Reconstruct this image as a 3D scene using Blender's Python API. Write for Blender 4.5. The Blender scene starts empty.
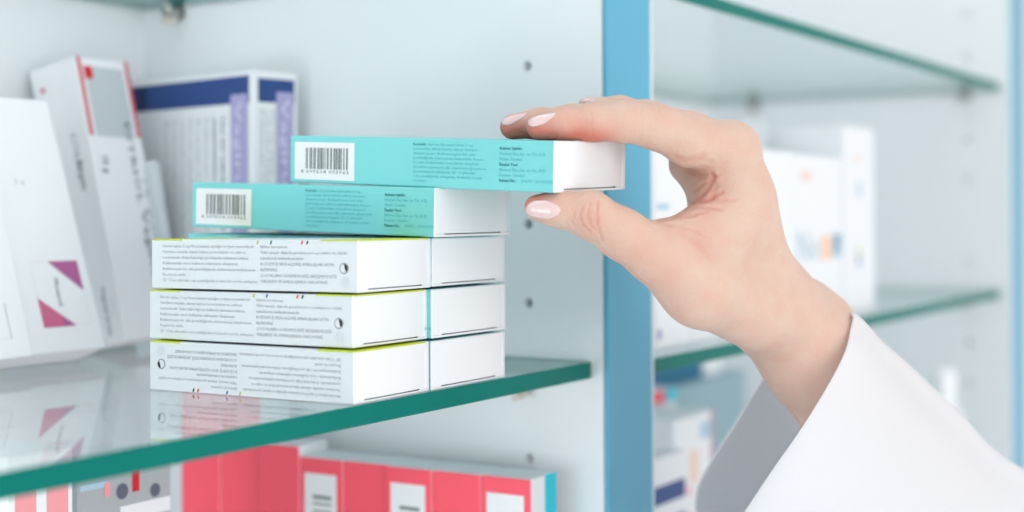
import bpy, bmesh, math, random
import numpy as np
from mathutils import Vector, Matrix
from mathutils.bvhtree import BVHTree

random.seed(7)
COL = bpy.context.scene.collection

# ------------------------------------------------------------------ camera geometry
F, CX, CY, ROLL = 1479.0, 512.0, 213.0, math.radians(0.3)
A = math.radians(31.27)
D = np.array([math.cos(A), math.sin(A), 0.0])
R = np.array([math.sin(A), -math.cos(A), 0.0])
U = np.array([0.0, 0.0, 1.0])

def ray(x, y):
    u, v = (x - CX) / F, -(y - CY) / F
    c, s = math.cos(ROLL), math.sin(ROLL)
    return D + (c * u + s * v) * R + (-s * u + c * v) * U

def at(x, y, axis, val):
    r = ray(x, y)
    return r * (val / r[axis])

def atd(x, y, d):
    return ray(x, y) * d

def proj_np(P):
    d = P @ D
    ul, vl = P @ R / d, P @ U / d
    c, s = math.cos(ROLL), math.sin(ROLL)
    return CX + F * (c * ul - s * vl), CY - F * (s * ul + c * vl)

cam_d = bpy.data.cameras.new('camera')
cam = bpy.data.objects.new('camera', cam_d)
COL.objects.link(cam)
bpy.context.scene.camera = cam
cam_d.sensor_width = 36.0
cam_d.lens = F / 1024 * 36.0
cam_d.shift_y = -(256 - CY) / 1024
cam_d.clip_start = 0.01
M = Matrix((R, U, -D)).transposed().to_4x4()
cam.matrix_world = M @ Matrix.Rotation(-ROLL, 4, 'Z')
cam_d.dof.use_dof = True
cam_d.dof.focus_distance = 0.575
cam_d.dof.aperture_fstop = 5.0

# ------------------------------------------------------------------ materials
def lin(c):
    def f(v):
        v /= 255.0
        return v / 12.92 if v <= 0.04045 else ((v + 0.055) / 1.055) ** 2.4
    return (f(c[0]), f(c[1]), f(c[2]), 1.0)

MATS = {}
def mat(name, rgb, rough=0.5, spec=0.4, noise=0.0, scale=40.0, bump=0.0, bscale=400.0, metal=0.0, coat=0.0):
    if name in MATS:
        return MATS[name]
    m = bpy.data.materials.new(name)
    m.use_nodes = True
    nt = m.node_tree
    b = nt.nodes['Principled BSDF']
    col = lin(rgb)
    b.inputs['Base Color'].default_value = col
    b.inputs['Roughness'].default_value = rough
    b.inputs['Specular IOR Level'].default_value = spec
    b.inputs['Metallic'].default_value = metal
    b.inputs['Coat Weight'].default_value = coat
    tc = nt.nodes.new('ShaderNodeTexCoord')
    if noise > 0:
        n = nt.nodes.new('ShaderNodeTexNoise')
        n.inputs['Scale'].default_value = scale
        n.inputs['Detail'].default_value = 4
        r = nt.nodes.new('ShaderNodeMapRange')
        r.inputs['To Min'].default_value = 1 - noise
        r.inputs['To Max'].default_value = 1 + noise * 0.4
        mx = nt.nodes.new('ShaderNodeMix')
        mx.data_type = 'RGBA'; mx.blend_type = 'MULTIPLY'
        mx.inputs['Factor'].default_value = 1
        mx.inputs['A'].default_value = col
        nt.links.new(tc.outputs['Object'], n.inputs['Vector'])
        nt.links.new(n.outputs['Fac'], r.inputs['Value'])
        nt.links.new(r.outputs['Result'], mx.inputs['B'])
        nt.links.new(mx.outputs['Result'], b.inputs['Base Color'])
    if bump > 0:
        n2 = nt.nodes.new('ShaderNodeTexNoise')
        n2.inputs['Scale'].default_value = bscale
        n2.inputs['Detail'].default_value = 3
        bp = nt.nodes.new('ShaderNodeBump')
        bp.inputs['Strength'].default_value = bump
        bp.inputs['Distance'].default_value = 0.0005
        nt.links.new(tc.outputs['Object'], n2.inputs['Vector'])
        nt.links.new(n2.outputs['Fac'], bp.inputs['Height'])
        nt.links.new(bp.outputs['Normal'], b.inputs['Normal'])
    MATS[name] = m
    return m

mat('laminate', (229, 234, 237), 0.35, 0.35, noise=0.02, scale=6)
mat('blue_profile', (90, 174, 204), 0.35, 0.4, noise=0.03, scale=8)
mat('white_lip', (225, 234, 236), 0.4, 0.3)
mat('floor', (228, 230, 231), 0.4, 0.3, noise=0.06, scale=3)
mat('board', (238, 241, 244), 0.42, 0.3, bump=0.05, bscale=900)
mat('board_print', (220, 226, 230), 0.42, 0.3, bump=0.05, bscale=900)
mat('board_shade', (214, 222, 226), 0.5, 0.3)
mat('teal_print', (126, 213, 215), 0.4, 0.35)
mat('teal_text', (84, 186, 194), 0.5, 0.2)
mat('teal_bold', (44, 128, 140), 0.5, 0.2)
mat('lime', (196, 212, 40), 0.45, 0.3)
mat('grey_text', (164, 170, 173), 0.6, 0.2)
mat('faint_text', (176, 190, 196), 0.6, 0.2)
mat('slate_text', (80, 104, 122), 0.6, 0.2)
mat('dark_text', (60, 66, 72), 0.6, 0.2)
mat('bar_ink', (128, 138, 138), 0.6, 0.2)
mat('label_white', (236, 238, 240), 0.5, 0.25)
mat('ink_yellow', (205, 205, 30), 0.5)
mat('ink_blue', (20, 110, 150), 0.5)
mat('ink_red', (226, 40, 50), 0.5)
mat('ink_black', (50, 50, 50), 0.5)
mat('red_line', (214, 70, 82), 0.5)
mat('red_square', (214, 30, 50), 0.5)
mat('panel_grey', (196, 204, 208), 0.45)
mat('navy', (40, 74, 136), 0.45)
mat('deep_navy', (0, 34, 92), 0.45)
mat('lavender', (174, 170, 212), 0.5)
mat('lavender_pale', (222, 222, 244), 0.5)
mat('magenta', (178, 96, 152), 0.5)
mat('rose', (206, 104, 140), 0.5)
mat('pale_pink_line', (228, 216, 222), 0.5)
mat('coral', (255, 92, 110), 0.45, noise=0.04, scale=60)
mat('cyan', (28, 204, 224), 0.45)
mat('blush', (244, 160, 166), 0.5)
mat('pink', (240, 170, 205), 0.5)
mat('light_blue', (176, 208, 226), 0.5)
mat('mid_blue', (176, 204, 224), 0.5)
mat('peach', (246, 216, 200), 0.5)
mat('orange_pale', (250, 210, 180), 0.5)
mat('blue_block', (0, 108, 146), 0.45)
mat('deep_blue', (0, 84, 138), 0.45)
mat('slate_carton', (150, 178, 188), 0.55)
mat('grey_carton', (176, 182, 186), 0.55, noise=0.04, scale=30)
mat('dot_dark', (96, 104, 120), 0.5)
mat('metal', (176, 176, 172), 0.3, 0.5, metal=0.9)
mat('rubber', (60, 58, 56), 0.6)
mat('clip_beige', (214, 205, 196), 0.4)
mat('cap_white', (246, 248, 250), 0.35)
mat('cloth', (248, 248, 250), 0.85, 0.1, bump=0.2, bscale=1800)
def thin_cloth():
    nt = MATS['cloth'].node_tree; b = nt.nodes['Principled BSDF']; out = nt.nodes['Material Output']
    tr = nt.nodes.new('ShaderNodeBsdfTranslucent'); tr.inputs['Color'].default_value = lin((246, 247, 250))
    mx = nt.nodes.new('ShaderNodeMixShader'); mx.inputs['Fac'].default_value = 0.42
    nt.links.new(b.outputs[0], mx.inputs[1]); nt.links.new(tr.outputs[0], mx.inputs[2]); nt.links.new(mx.outputs[0], out.inputs['Surface'])
thin_cloth()
mat('nail', (232, 202, 200), 0.14, 0.5, coat=0.5)

def make_glass(name, tint):
    m = bpy.data.materials.new(name); m.use_nodes = True
    nt = m.node_tree; nt.nodes.clear()
    out = nt.nodes.new('ShaderNodeOutputMaterial')
    tr = nt.nodes.new('ShaderNodeBsdfTransparent'); tr.inputs['Color'].default_value = tint
    gl = nt.nodes.new('ShaderNodeBsdfGlossy'); gl.inputs['Roughness'].default_value = 0.015
    gl.inputs['Color'].default_value = (0.95, 0.98, 0.98, 1)
    fr = nt.nodes.new('ShaderNodeFresnel'); fr.inputs['IOR'].default_value = 1.5
    geo = nt.nodes.new('ShaderNodeNewGeometry')
    # both sides of a pane reflect like air-to-glass
    ior = nt.nodes.new('ShaderNodeMapRange')
    ior.inputs['To Min'].default_value = 1.5; ior.inputs['To Max'].default_value = 1 / 1.5
    nt.links.new(geo.outputs['Backfacing'], ior.inputs['Value'])
    nt.links.new(ior.outputs['Result'], fr.inputs['IOR'])
    mx = nt.nodes.new('ShaderNodeMixShader')
    nt.links.new(fr.outputs['Fac'], mx.inputs['Fac'])
    nt.links.new(tr.outputs['BSDF'], mx.inputs[1]); nt.links.new(gl.outputs['BSDF'], mx.inputs[2])
    nt.links.new(mx.outputs['Shader'], out.inputs['Surface'])
    MATS[name] = m
make_glass('glass_pane', (0.965, 0.985, 0.982, 1))
mat('glass_edge', (0, 120, 110), 0.35, 0.12, noise=0.12, scale=25)

def make_skin():
    m = bpy.data.materials.new('skin'); m.use_nodes = True
    nt = m.node_tree; b = nt.nodes['Principled BSDF']
    at_ = nt.nodes.new('ShaderNodeAttribute'); at_.attribute_name = 'redness'
    tc = nt.nodes.new('ShaderNodeTexCoord')
    n = nt.nodes.new('ShaderNodeTexNoise'); n.inputs['Scale'].default_value = 110; n.inputs['Detail'].default_value = 7
    nt.links.new(tc.outputs['Object'], n.inputs['Vector'])
    mx = nt.nodes.new('ShaderNodeMix'); mx.data_type = 'RGBA'
    mx.inputs['A'].default_value = lin((218, 189, 172)); mx.inputs['B'].default_value = lin((208, 124, 108))
    ma = nt.nodes.new('ShaderNodeMath'); ma.operation = 'MULTIPLY_ADD'
    ma.inputs[1].default_value = 0.5; ma.inputs[2].default_value = -0.17
    nt.links.new(n.outputs['Fac'], ma.inputs[0])
    ad = nt.nodes.new('ShaderNodeMath'); ad.operation = 'ADD'; ad.use_clamp = True
    nt.links.new(ma.outputs[0], ad.inputs[0]); nt.links.new(at_.outputs['Fac'], ad.inputs[1])
    nt.links.new(ad.outputs[0], mx.inputs['Factor'])
    nt.links.new(mx.outputs['Result'], b.inputs['Base Color'])
    b.inputs['Roughness'].default_value = 0.5
    b.inputs['Specular IOR Level'].default_value = 0.3
    b.inputs['Subsurface Weight'].default_value = 0.25
    b.inputs['Subsurface Radius'].default_value = (1.0, 0.4, 0.25)
    b.inputs['Subsurface Scale'].default_value = 0.006
    v = nt.nodes.new('ShaderNodeTexVoronoi'); v.inputs['Scale'].default_value = 1100
    n2 = nt.nodes.new('ShaderNodeTexNoise'); n2.inputs['Scale'].default_value = 420; n2.inputs['Detail'].default_value = 4
    nt.links.new(tc.outputs['Object'], v.inputs['Vector']); nt.links.new(tc.outputs['Object'], n2.inputs['Vector'])
    s = nt.nodes.new('ShaderNodeMath'); s.operation = 'ADD'
    nt.links.new(v.outputs['Distance'], s.inputs[0]); nt.links.new(n2.outputs['Fac'], s.inputs[1])
    bp = nt.nodes.new('ShaderNodeBump'); bp.inputs['Strength'].default_value = 0.4; bp.inputs['Distance'].default_value = 0.0004
    nt.links.new(s.outputs[0], bp.inputs['Height']); nt.links.new(bp.outputs['Normal'], b.inputs['Normal'])
    MATS['skin'] = m
make_skin()

# ------------------------------------------------------------------ object helpers
def link_mesh(name, me, parent=None):
    o = bpy.data.objects.new(name, me); COL.objects.link(o)
    if parent is not None:
        o.parent = parent
    return o

def tag(o, label=None, cat=None, group=None, kind=None):
    if label: o['label'] = label
    if cat: o['category'] = cat
    if group: o['group'] = group
    if kind: o['kind'] = kind
    return o

def empty(name, mw):
    o = bpy.data.objects.new(name, None); COL.objects.link(o)
    o.empty_display_size = 0.01
    o.matrix_world = mw
    return o

class MB:
    """mesh collector with named material slots"""
    def __init__(s):
        s.v, s.f, s.m, s.slots, s.sm = [], [], [], [], []
    def slot(s, m):
        if m not in s.slots: s.slots.append(m)
        return s.slots.index(m)
    def add(s, vs, fs, m, smooth=False):
        o = len(s.v); k = s.slot(m)
        s.v += [tuple(v) for v in vs]
        for f in fs:
            s.f.append(tuple(i + o for i in f)); s.m.append(k); s.sm.append(smooth)
    def box(s, x0, x1, y0, y1, z0, z1, m):
        vs = [(x, y, z) for x in (x0, x1) for y in (y0, y1) for z in (z0, z1)]
        s.add(vs, [(0, 1, 3, 2), (4, 6, 7, 5), (0, 4, 5, 1), (2, 3, 7, 6), (0, 2, 6, 4), (1, 5, 7, 3)], m)
    def cyl(s, p0, p1, r0, r1, m, n=20, cap=True):
        p0, p1 = Vector(p0), Vector(p1); ax = (p1 - p0).normalized()
        t = ax.orthogonal().normalized(); b = ax.cross(t)
        vs = []
        for p, r in ((p0, r0), (p1, r1)):
            for i in range(n):
                a = 2 * math.pi * i / n
                vs.append(p + (t * math.cos(a) + b * math.sin(a)) * r)
        fs = [(i, (i + 1) % n, n + (i + 1) % n, n + i) for i in range(n)]
        s.add(vs, fs, m, True)
        if cap:
            s.add(vs[:n], [tuple(range(n))[::-1]], m); s.add(vs[n:], [tuple(range(n))], m)
    def mesh(s, name):
        me = bpy.data.meshes.new(name); me.from_pydata(s.v, [], s.f)
        for m in s.slots: me.materials.append(MATS[m])
        me.polygons.foreach_set('material_index', s.m)
        me.polygons.foreach_set('use_smooth', s.sm)
        me.update()
        return me
    def build(s, name, parent=None):
        return link_mesh(name, s.mesh(name), parent)

def bevel_mod(o, w=0.001, seg=2):
    md = o.modifiers.new('bevel', 'BEVEL'); md.width = w; md.segments = seg; md.limit_method = 'ANGLE'
    return o

TEXT_CACHE = {}
def text_tris(body):
    """triangulated outline of a line of lettering, height normalised to font size 1"""
    if body in TEXT_CACHE: return TEXT_CACHE[body]
    cu = bpy.data.curves.new('lettering', 'FONT'); cu.body = body; cu.size = 1.0; cu.resolution_u = 1
    ob = bpy.data.objects.new('lettering', cu); COL.objects.link(ob)
    dg = bpy.context.evaluated_depsgraph_get()
    me = bpy.data.meshes.new_from_object(ob.evaluated_get(dg))
    vs = [tuple(v.co)[:2] for v in me.vertices]; fs = [tuple(p.vertices) for p in me.polygons]
    w = max((v[0] for v in vs), default=1.0)
    bpy.data.objects.remove(ob); bpy.data.curves.remove(cu); bpy.data.meshes.remove(me)
    TEXT_CACHE[body] = (vs, fs, w)
    return TEXT_CACHE[body]

class Face:
    """a printable face: origin (top left as read), s to the right, t downwards"""
    def __init__(s, mb, o, sd, td, eps=0.00012):
        s.mb, s.o, s.s, s.t = mb, Vector(o), Vector(sd).normalized(), Vector(td).normalized()
        s.n = s.t.cross(s.s).normalized()      # outward (t is down, s right)
        s.e = eps
    def P(s, a, b, lay=1):
        return s.o + s.s * a + s.t * b + s.n * (s.e * lay)
    def poly(s, pts, m, lay=1):
        vs = [s.P(a, b, lay) for a, b in pts]
        # keep the winding facing outward
        c = (vs[1] - vs[0]).cross(vs[2] - vs[1])
        idx = tuple(range(len(vs)))
        if c.dot(s.n) < 0: idx = idx[::-1]
        s.mb.add(vs, [idx], m)
    def rect(s, a0, b0, a1, b1, m, lay=1):
        s.poly([(a0, b0), (a1, b0), (a1, b1), (a0, b1)], m, lay)
    def disc(s, a, b, r, m, lay=1, n=18, ry=None, a0=0, a1=2 * math.pi):
        ry = ry or r
        pts = [(a + r * math.cos(a0 + (a1 - a0) * i / n), b + ry * math.sin(a0 + (a1 - a0) * i / n)) for i in range(n)]
        s.poly(pts, m, lay)
    def text(s, body, a, b, size, m, width=None, lay=2, vert=0):
        """baseline starts at (a,b). vert=1: reads downwards, vert=-1: reads upwards"""
        vs, fs, w = text_tris(body)
        k = (width / w / size) if width else 1.0
        out = []
        for x, y in vs:
            x, y = x * size * k, y * size
            if vert == 1: q = (a + y, b + x)
            elif vert == -1: q = (a - y, b - x)
            else: q = (a + x, b - y)
            out.append(s.P(q[0], q[1], lay))
        s.mb.add(out, fs, m)

def carton_shell(W, L, H, side, topm, endm, bev=0.0006, back=True):
    """one paperboard carton, open rim at the front (y=0), long axis y; returns a mesh collector"""
    bm = bmesh.new()
    vs = [bm.verts.new((x, y, z)) for x in (0, W) for y in (0, L) for z in (0, H)]
    for f in [(0, 1, 3, 2), (4, 6, 7, 5), (0, 4, 5, 1), (2, 3, 7, 6), (0, 2, 6, 4), (1, 5, 7, 3)]:
        bm.faces.new([vs[i] for i in f])
    bmesh.ops.recalc_face_normals(bm, faces=bm.faces)
    bmesh.ops.bevel(bm, geom=list(bm.edges), offset=bev, segments=2, profile=0.5, affect='EDGES')
    bm.faces.ensure_lookup_table()
    mb = MB()
    k = {n: mb.slot(n) for n in (side, topm, endm)}
    front = [f for f in bm.faces if f.normal.y < -0.99]
    r = bmesh.ops.inset_region(bm, faces=front, thickness=0.00045, depth=0)
    rim = set(r['faces'])
    inner = [f for f in bm.faces if f.normal.y < -0.99 and f not in rim]
    big = max(inner, key=lambda f: f.calc_area())
    ex = bmesh.ops.extrude_face_region(bm, geom=[big])
    evs = [g for g in ex['geom'] if isinstance(g, bmesh.types.BMVert)]
    bmesh.ops.translate(bm, verts=evs, vec=(0, 0.0022, 0))
    try: bm.faces.remove(big)
    except Exception: pass
    bm.normal_update()
    bm.verts.index_update()
    V = [tuple(v.co) for v in bm.verts]
    groups = {side: [], topm: [], endm: []}
    for f in bm.faces:
        n, c = f.normal, f.calc_center_median()
        if abs(n.z) > 0.35 and bev * 2 < c.y: g = topm
        elif c.y < bev * 1.05 or c.y < 0.0024 and c.y > 0: g = endm if (abs(n.y) > 0.2 or c.y < 0.0024 and bev * 1.5 < c.x < W - bev * 1.5 and bev * 1.5 < c.z < H - bev * 1.5) else side
        elif abs(n.y) > 0.7: g = endm
        else: g = side
        groups[g].append(tuple(v.index for v in f.verts))
    for g, fs in groups.items():
        if not fs: continue
        used = sorted({i for f in fs for i in f}); mp = {i: j for j, i in enumerate(used)}
        mb.add([V[i] for i in used], [tuple(mp[i] for i in f) for f in fs], g)
    bm.free()
    return mb

def flap_mesh(W, H, m='board', slot=True):
    """tucked end flap: slightly domed plate with two corner tabs and the slit of the tuck under it"""
    mb = MB(); g = 0.0006
    nx = 12
    def y(x):
        t = (x / W - 0.5) * 2
        return 0.00015 + 0.0009 * t ** 4 * (1 if abs(t) > 0.6 else 0.3) - 0.0003 * (1 - t * t)
    zb = 0.075 * H
    xs = [g + (W - 2 * g) * i / nx for i in range(nx + 1)]
    def sheet(x0, x1, z0, z1, n):
        vs = []
        for i in range(n + 1):
            x = x0 + (x1 - x0) * i / n
            for z in (z0, z1): vs.append((x, y(x), z))
            for z in (z0, z1): vs.append((x, y(x) + 0.0004, z))
        fs = []
        for i in range(n):
            a, b = i * 4, i * 4 + 4
            fs += [(a, b, b + 1, a + 1), (a + 2, a + 3, b + 3, b + 2), (a, a + 2, b + 2, b), (a + 1, b + 1, b + 3, a + 3)]
        fs += [(0, 1, 3, 2), (n * 4, n * 4 + 2, n * 4 + 3, n * 4 + 1)]
        mb.add(vs, fs, m)
    sheet(g, W - g, zb, H - g, nx)
    sheet(g, 0.13 * W, 0.0003, zb, 3)
    sheet(0.87 * W, W - g, 0.0003, zb, 3)
    return mb.mesh('end_flap')

def face_L(mb, W, L, H):   # the side turned to -x, read from the far end to the near one
    return Face(mb, (0, L, H), (0, -1, 0), (0, 0, -1))
def face_Lflip(mb, W, L, H):
    return Face(mb, (0, 0, 0), (0, 1, 0), (0, 0, 1))
def face_F(mb, W, L, H):   # the side turned to -y
    return Face(mb, (0, 0, H), (1, 0, 0), (0, 0, -1))

def mw(P, yaw=0, tilt=0, roll=0):
    return Matrix.Translation(Vector(P)) @ Matrix.Rotation(yaw, 4, 'Z') @ Matrix.Rotation(tilt, 4, 'X') @ Matrix.Rotation(roll, 4, 'Y')

def barcode(fc, a0, b0, a1, b1, digits, vert=False, seed=3, lay=2, ink='bar_ink', text=True):
    rnd = random.Random(seed)
    n = 42
    ws = [rnd.choice((1, 1, 2, 3)) for _ in range(n)]
    tot = sum(ws); L_ = (b1 - b0) if vert else (a1 - a0); p = 0
    for i, w in enumerate(ws):
        if i % 2 == 0:
            q0, q1 = p / tot * L_, (p + w) / tot * L_
            if vert: fc.rect(a0, b0 + q0, a1, b0 + q1, ink, lay)
            else: fc.rect(a0 + q0, b0, a0 + q1, b1, ink, lay)
        p += w
    if text:
        fc.text(digits, a0 - (a1 - a0) * 0.12, b1 + 0.0018, 0.0021, ink, width=(a1 - a0) * 1.12, lay=lay)

# ------------------------------------------------------------------ cabinet
XD, YF, YB = 0.609, 0.3206, 0.614          # divider face, front plane, back wall
XD2 = at(648.5, 250, 1, YF)[0]
XR = 1.4123
XL = XD - 0.80
ZLO, ZHI = -1.25, 0.72
ZS, ZS2, TH = -0.0696, -0.0738, 0.0077
ZU = 0.1165                                 # underside of the shelf above (left bay)
ZU2 = 0.111
PITCH = 0.0385

cab = empty('display_cabinet', Matrix.Translation((XD, YF, ZLO)))
tag(cab, 'white laminate pharmacy cabinet with sky blue front posts and glass shelves', 'cabinet')
CABI = cab.matrix_world.inverted()

def cab_part(mb, name):
    me = mb.mesh(name); me.transform(CABI)
    return link_mesh(name, me, cab)

def drilled_panel(name, x0, x1, face_x, holes, sign):
    mb = MB(); mb.box(x0, x1, YF, YB, ZLO, ZHI, 'laminate')
    o = cab_part(mb, name)
    cb = MB()
    for (y, z) in holes:
        cb.cyl((face_x - sign * 0.003, y, z), (face_x + sign * 0.009, y, z), 0.0026, 0.0026, 'rubber', 18)
    cm = cb.mesh('cut'); cm.transform(CABI)
    c = link_mesh('cut', cm, cab)
    md = o.modifiers.new('b', 'BOOLEAN'); md.object = c; md.operation = 'DIFFERENCE'; md.solver = 'EXACT'
    dg = bpy.context.evaluated_depsgraph_get()
    me = bpy.data.meshes.new_from_object(o.evaluated_get(dg))
    o.modifiers.clear(); o.data = me
    bpy.data.objects.remove(c)
    return o

yl_f = at(526.8, 66, 0, XD)[1]; yl_b = at(180, 9, 0, XD)[1]
# left bay: only some sockets are open, the others are plugged flush
openl = [at(526.8, 66, 0, XD)[2], at(528, 224, 0, XD)[2], at(527, 303, 0, XD)[2], at(530, 459, 0, XD)[2], 0.16, 0.2, 0.24]
drilled_panel('divider_panel', XD, XD2, XD, [(yl_f, z) for z in openl], 1)
rz = [at(967, y, 0, XR)[2] for y in (15, 57, 92, 140, 180, 263, 343, 383, 428)]
yr_f = at(967, 100, 0, XR)[1]; yr_b = at(755, 107, 0, XR)[1]
drilled_panel('side_panel', XR, XR + 0.02, XR, [(yr_f, z) for z in rz], 1)
mb = MB(); mb.box(XL - 0.02, XL, YF, YB, ZLO, ZHI, 'laminate'); cab_part(mb, 'side_panel')
mb = MB(); mb.box(XL - 0.02, XR + 0.02, YB, YB + 0.012, ZLO, ZHI, 'laminate'); cab_part(mb, 'back_panel')
mb = MB(); mb.box(XL - 0.02, XR + 0.02, YF, YB, ZHI, ZHI + 0.02, 'laminate'); cab_part(mb, 'top_panel')
mb = MB(); mb.box(XL, XD, YF + 0.0005, YB, ZLO, ZLO + 0.08, 'laminate'); cab_part(mb, 'plinth')
mb = MB(); mb.box(XD2, XR, YF + 0.0005, YB, ZLO, ZLO + 0.08, 'laminate'); cab_part(mb, 'plinth')
for (a, b) in ((XD + 0.0004, XD2 - 0.0016), (XR + 0.012, XR + 0.065), (XL - 0.05, XL - 0.001)):
    mb = MB(); mb.box(a, b, YF - 0.0025, YF - 0.0002, ZLO, ZHI + 0.02, 'blue_profile')
    bevel_mod(cab_part(mb, 'front_post'), 0.0006)
mb = MB(); mb.box(XD2 - 0.0014, XD2 + 0.001, YF - 0.0022, YF - 0.0002, ZLO, ZHI, 'white_lip'); cab_part(mb, 'edge_strip')
mb = MB(); mb.box(XR + 0.0002, XR + 0.0115, YF - 0.0022, YF - 0.0002, ZLO, ZHI, 'white_lip'); cab_part(mb, 'edge_strip')
# floor of the shop
mb = MB(); mb.box(-1.5, 2.6, -1.2, YB + 0.02, ZLO - 0.02, ZLO - 0.0005, 'floor')
tag(mb.build('floor'), kind='structure')

# glass shelves
def glass_shelf(x0, x1, y0, y1, ztop, label, group=None):
    mb = MB()
    b = 0.0004
    # pane faces
    z0, z1 = ztop - TH, ztop
    mb.add([(x0 + b, y0 + b, z1), (x1 - b, y0 + b, z1), (x1 - b, y1 - b, z1), (x0 + b, y1 - b, z1)], [(0, 1, 2, 3)], 'glass_pane')
    mb.add([(x0 + b, y0 + b, z0), (x1 - b, y0 + b, z0), (x1 - b, y1 - b, z0), (x0 + b, y1 - b, z0)], [(3, 2, 1, 0)], 'glass_pane')
    loops = [[(x0 + b, y0 + b), (x1 - b, y0 + b), (x1 - b, y1 - b), (x0 + b, y1 - b)], [(x0, y0), (x1, y0), (x1, y1), (x0, y1)]]
    lv = [[(x, y, z1) for x, y in loops[0]], [(x, y, z1 - b) for x, y in loops[1]], [(x, y, z0 + b) for x, y in loops[1]], [(x, y, z0) for x, y in loops[0]]]
    vs = sum(lv, [])
    fs = []
    for k in range(3):
        for i in range(4):
            j = (i + 1) % 4
            fs.append((k * 4 + j, k * 4 + i, (k + 1) * 4 + i, (k + 1) * 4 + j))
    mb.add(vs, fs, 'glass_edge')
    return tag(mb.build('glass_shelf'), label, 'shelf', group)
YSF = 0.3267
glass_shelf(XL + 0.001, XD - 0.001, YSF, YB - 0.002, ZS, 'green-edged glass shelf carrying the stack of medicine boxes')
glass_shelf(XL + 0.001, XD - 0.001, YSF, YB - 0.002, ZU + TH, 'glass shelf at the top edge of the left bay, above the leaning cartons')
glass_shelf(XD2 + 0.001, XR - 0.001, YSF, YB - 0.002, ZS2, 'glass shelf behind the wrist carrying the white cartons in the right bay')
glass_shelf(XD2 + 0.001, XR - 0.001, YSF, YB - 0.002, ZU2 + TH, 'empty glass shelf above the hand in the right bay')
ZL1 = ZS - 0.1925
ZL2 = ZS2 - 0.1925
glass_shelf(XL + 0.001, XD - 0.001, YSF, YB - 0.002, ZL1, 'lower glass shelf carrying the coral red cartons')
glass_shelf(XD2 + 0.001, XR - 0.001, YSF, YB - 0.002, ZL2, 'lower glass shelf of the right bay under the coat sleeve')

# shelf supports
def support(x, y, z, sgn, label):
    t = empty('shelf_support', Matrix.Translation((x, y, z - 0.004)))
    tag(t, label, 'shelf support', 'metal pegs holding the glass shelves')
    mb = MB(); mb.cyl((sgn * 0.0002, 0, 0), (sgn * 0.011, 0, 0), 0.0036, 0.0036, 'metal', 20)
    mb.cyl((sgn * 0.011, 0, 0), (sgn * 0.0125, 0, 0), 0.0036, 0.0022, 'metal', 20)
    mb.build('peg', t)
    mb = MB(); mb.cyl((sgn * 0.0002, 0, 0), (sgn * 0.0022, 0, 0), 0.0039, 0.0039, 'rubber', 20, True); mb.build('collar', t)
    mb = MB(); mb.cyl((sgn * 0.004, 0, -0.0042), (sgn * 0.013, 0, -0.0058), 0.0024, 0.0018, 'clip_beige', 16); mb.build('clip', t)
    return t
support(XD, yl_b, ZU, -1, 'small metal peg under the top left shelf near the back corner')
support(XD, yl_f, ZS - TH, -1, 'small peg under the main left shelf beside the divider')
support(XR, yr_f, ZU2, -1, 'front peg under the empty right shelf')
support(XR, yr_b, ZU2, -1, 'rear peg under the empty right shelf, above the knuckles')
support(XR, yr_f, ZS2 - TH, -1, 'front peg under the right shelf that carries the white cartons')

# ------------------------------------------------------------------ white cartons of the stack
WW, WL, WH = 0.0488, 0.1010, 0.0194
C1 = ['Her bir tablet, 5 mg Montelukasta eşdeğer sodyum içermektedir.', 'Yardımcı madde olarak laktoz monohidrat ve sukroz', 'içermektedir. Daha fazla bilgi için kullanma talimatına bakınız.',
      'Kullanmadan önce kullanma talimatını okuyunuz.', 'Beklenmeyen bir etki görüldüğünde doktorunuza başvurunuz.', 'Reçete ile satılır.', "25 °C'nin altındaki oda sıcaklığında ve kuru bir yerde saklayınız."]
C2 = ['Işıktan koruyunuz.', 'Tıbbi amaçlı, dışında gereksiz yere çocuklara ve ölçülü', 'tekniklerde kullanılmamalıdır.', 'BOZULMUŞ VEYA AÇILMIŞ AMBALAJLARI SATIN', 'ALMAYINIZ.',
      'ÇOCUKLARIN GÖREMEYECEĞİ, ERİŞEMEYECEĞİ', 'YERLERDE VE AMBALAJINDA SAKLAYINIZ.']
W1 = [.445, .40, .415, .365, .45, .115, .46]
W2 = [.135, .42, .215, .355, .085, .37, .33]

def tf(f, q=1.10):
    return f * q / (1 + f * (q - 1))

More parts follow.
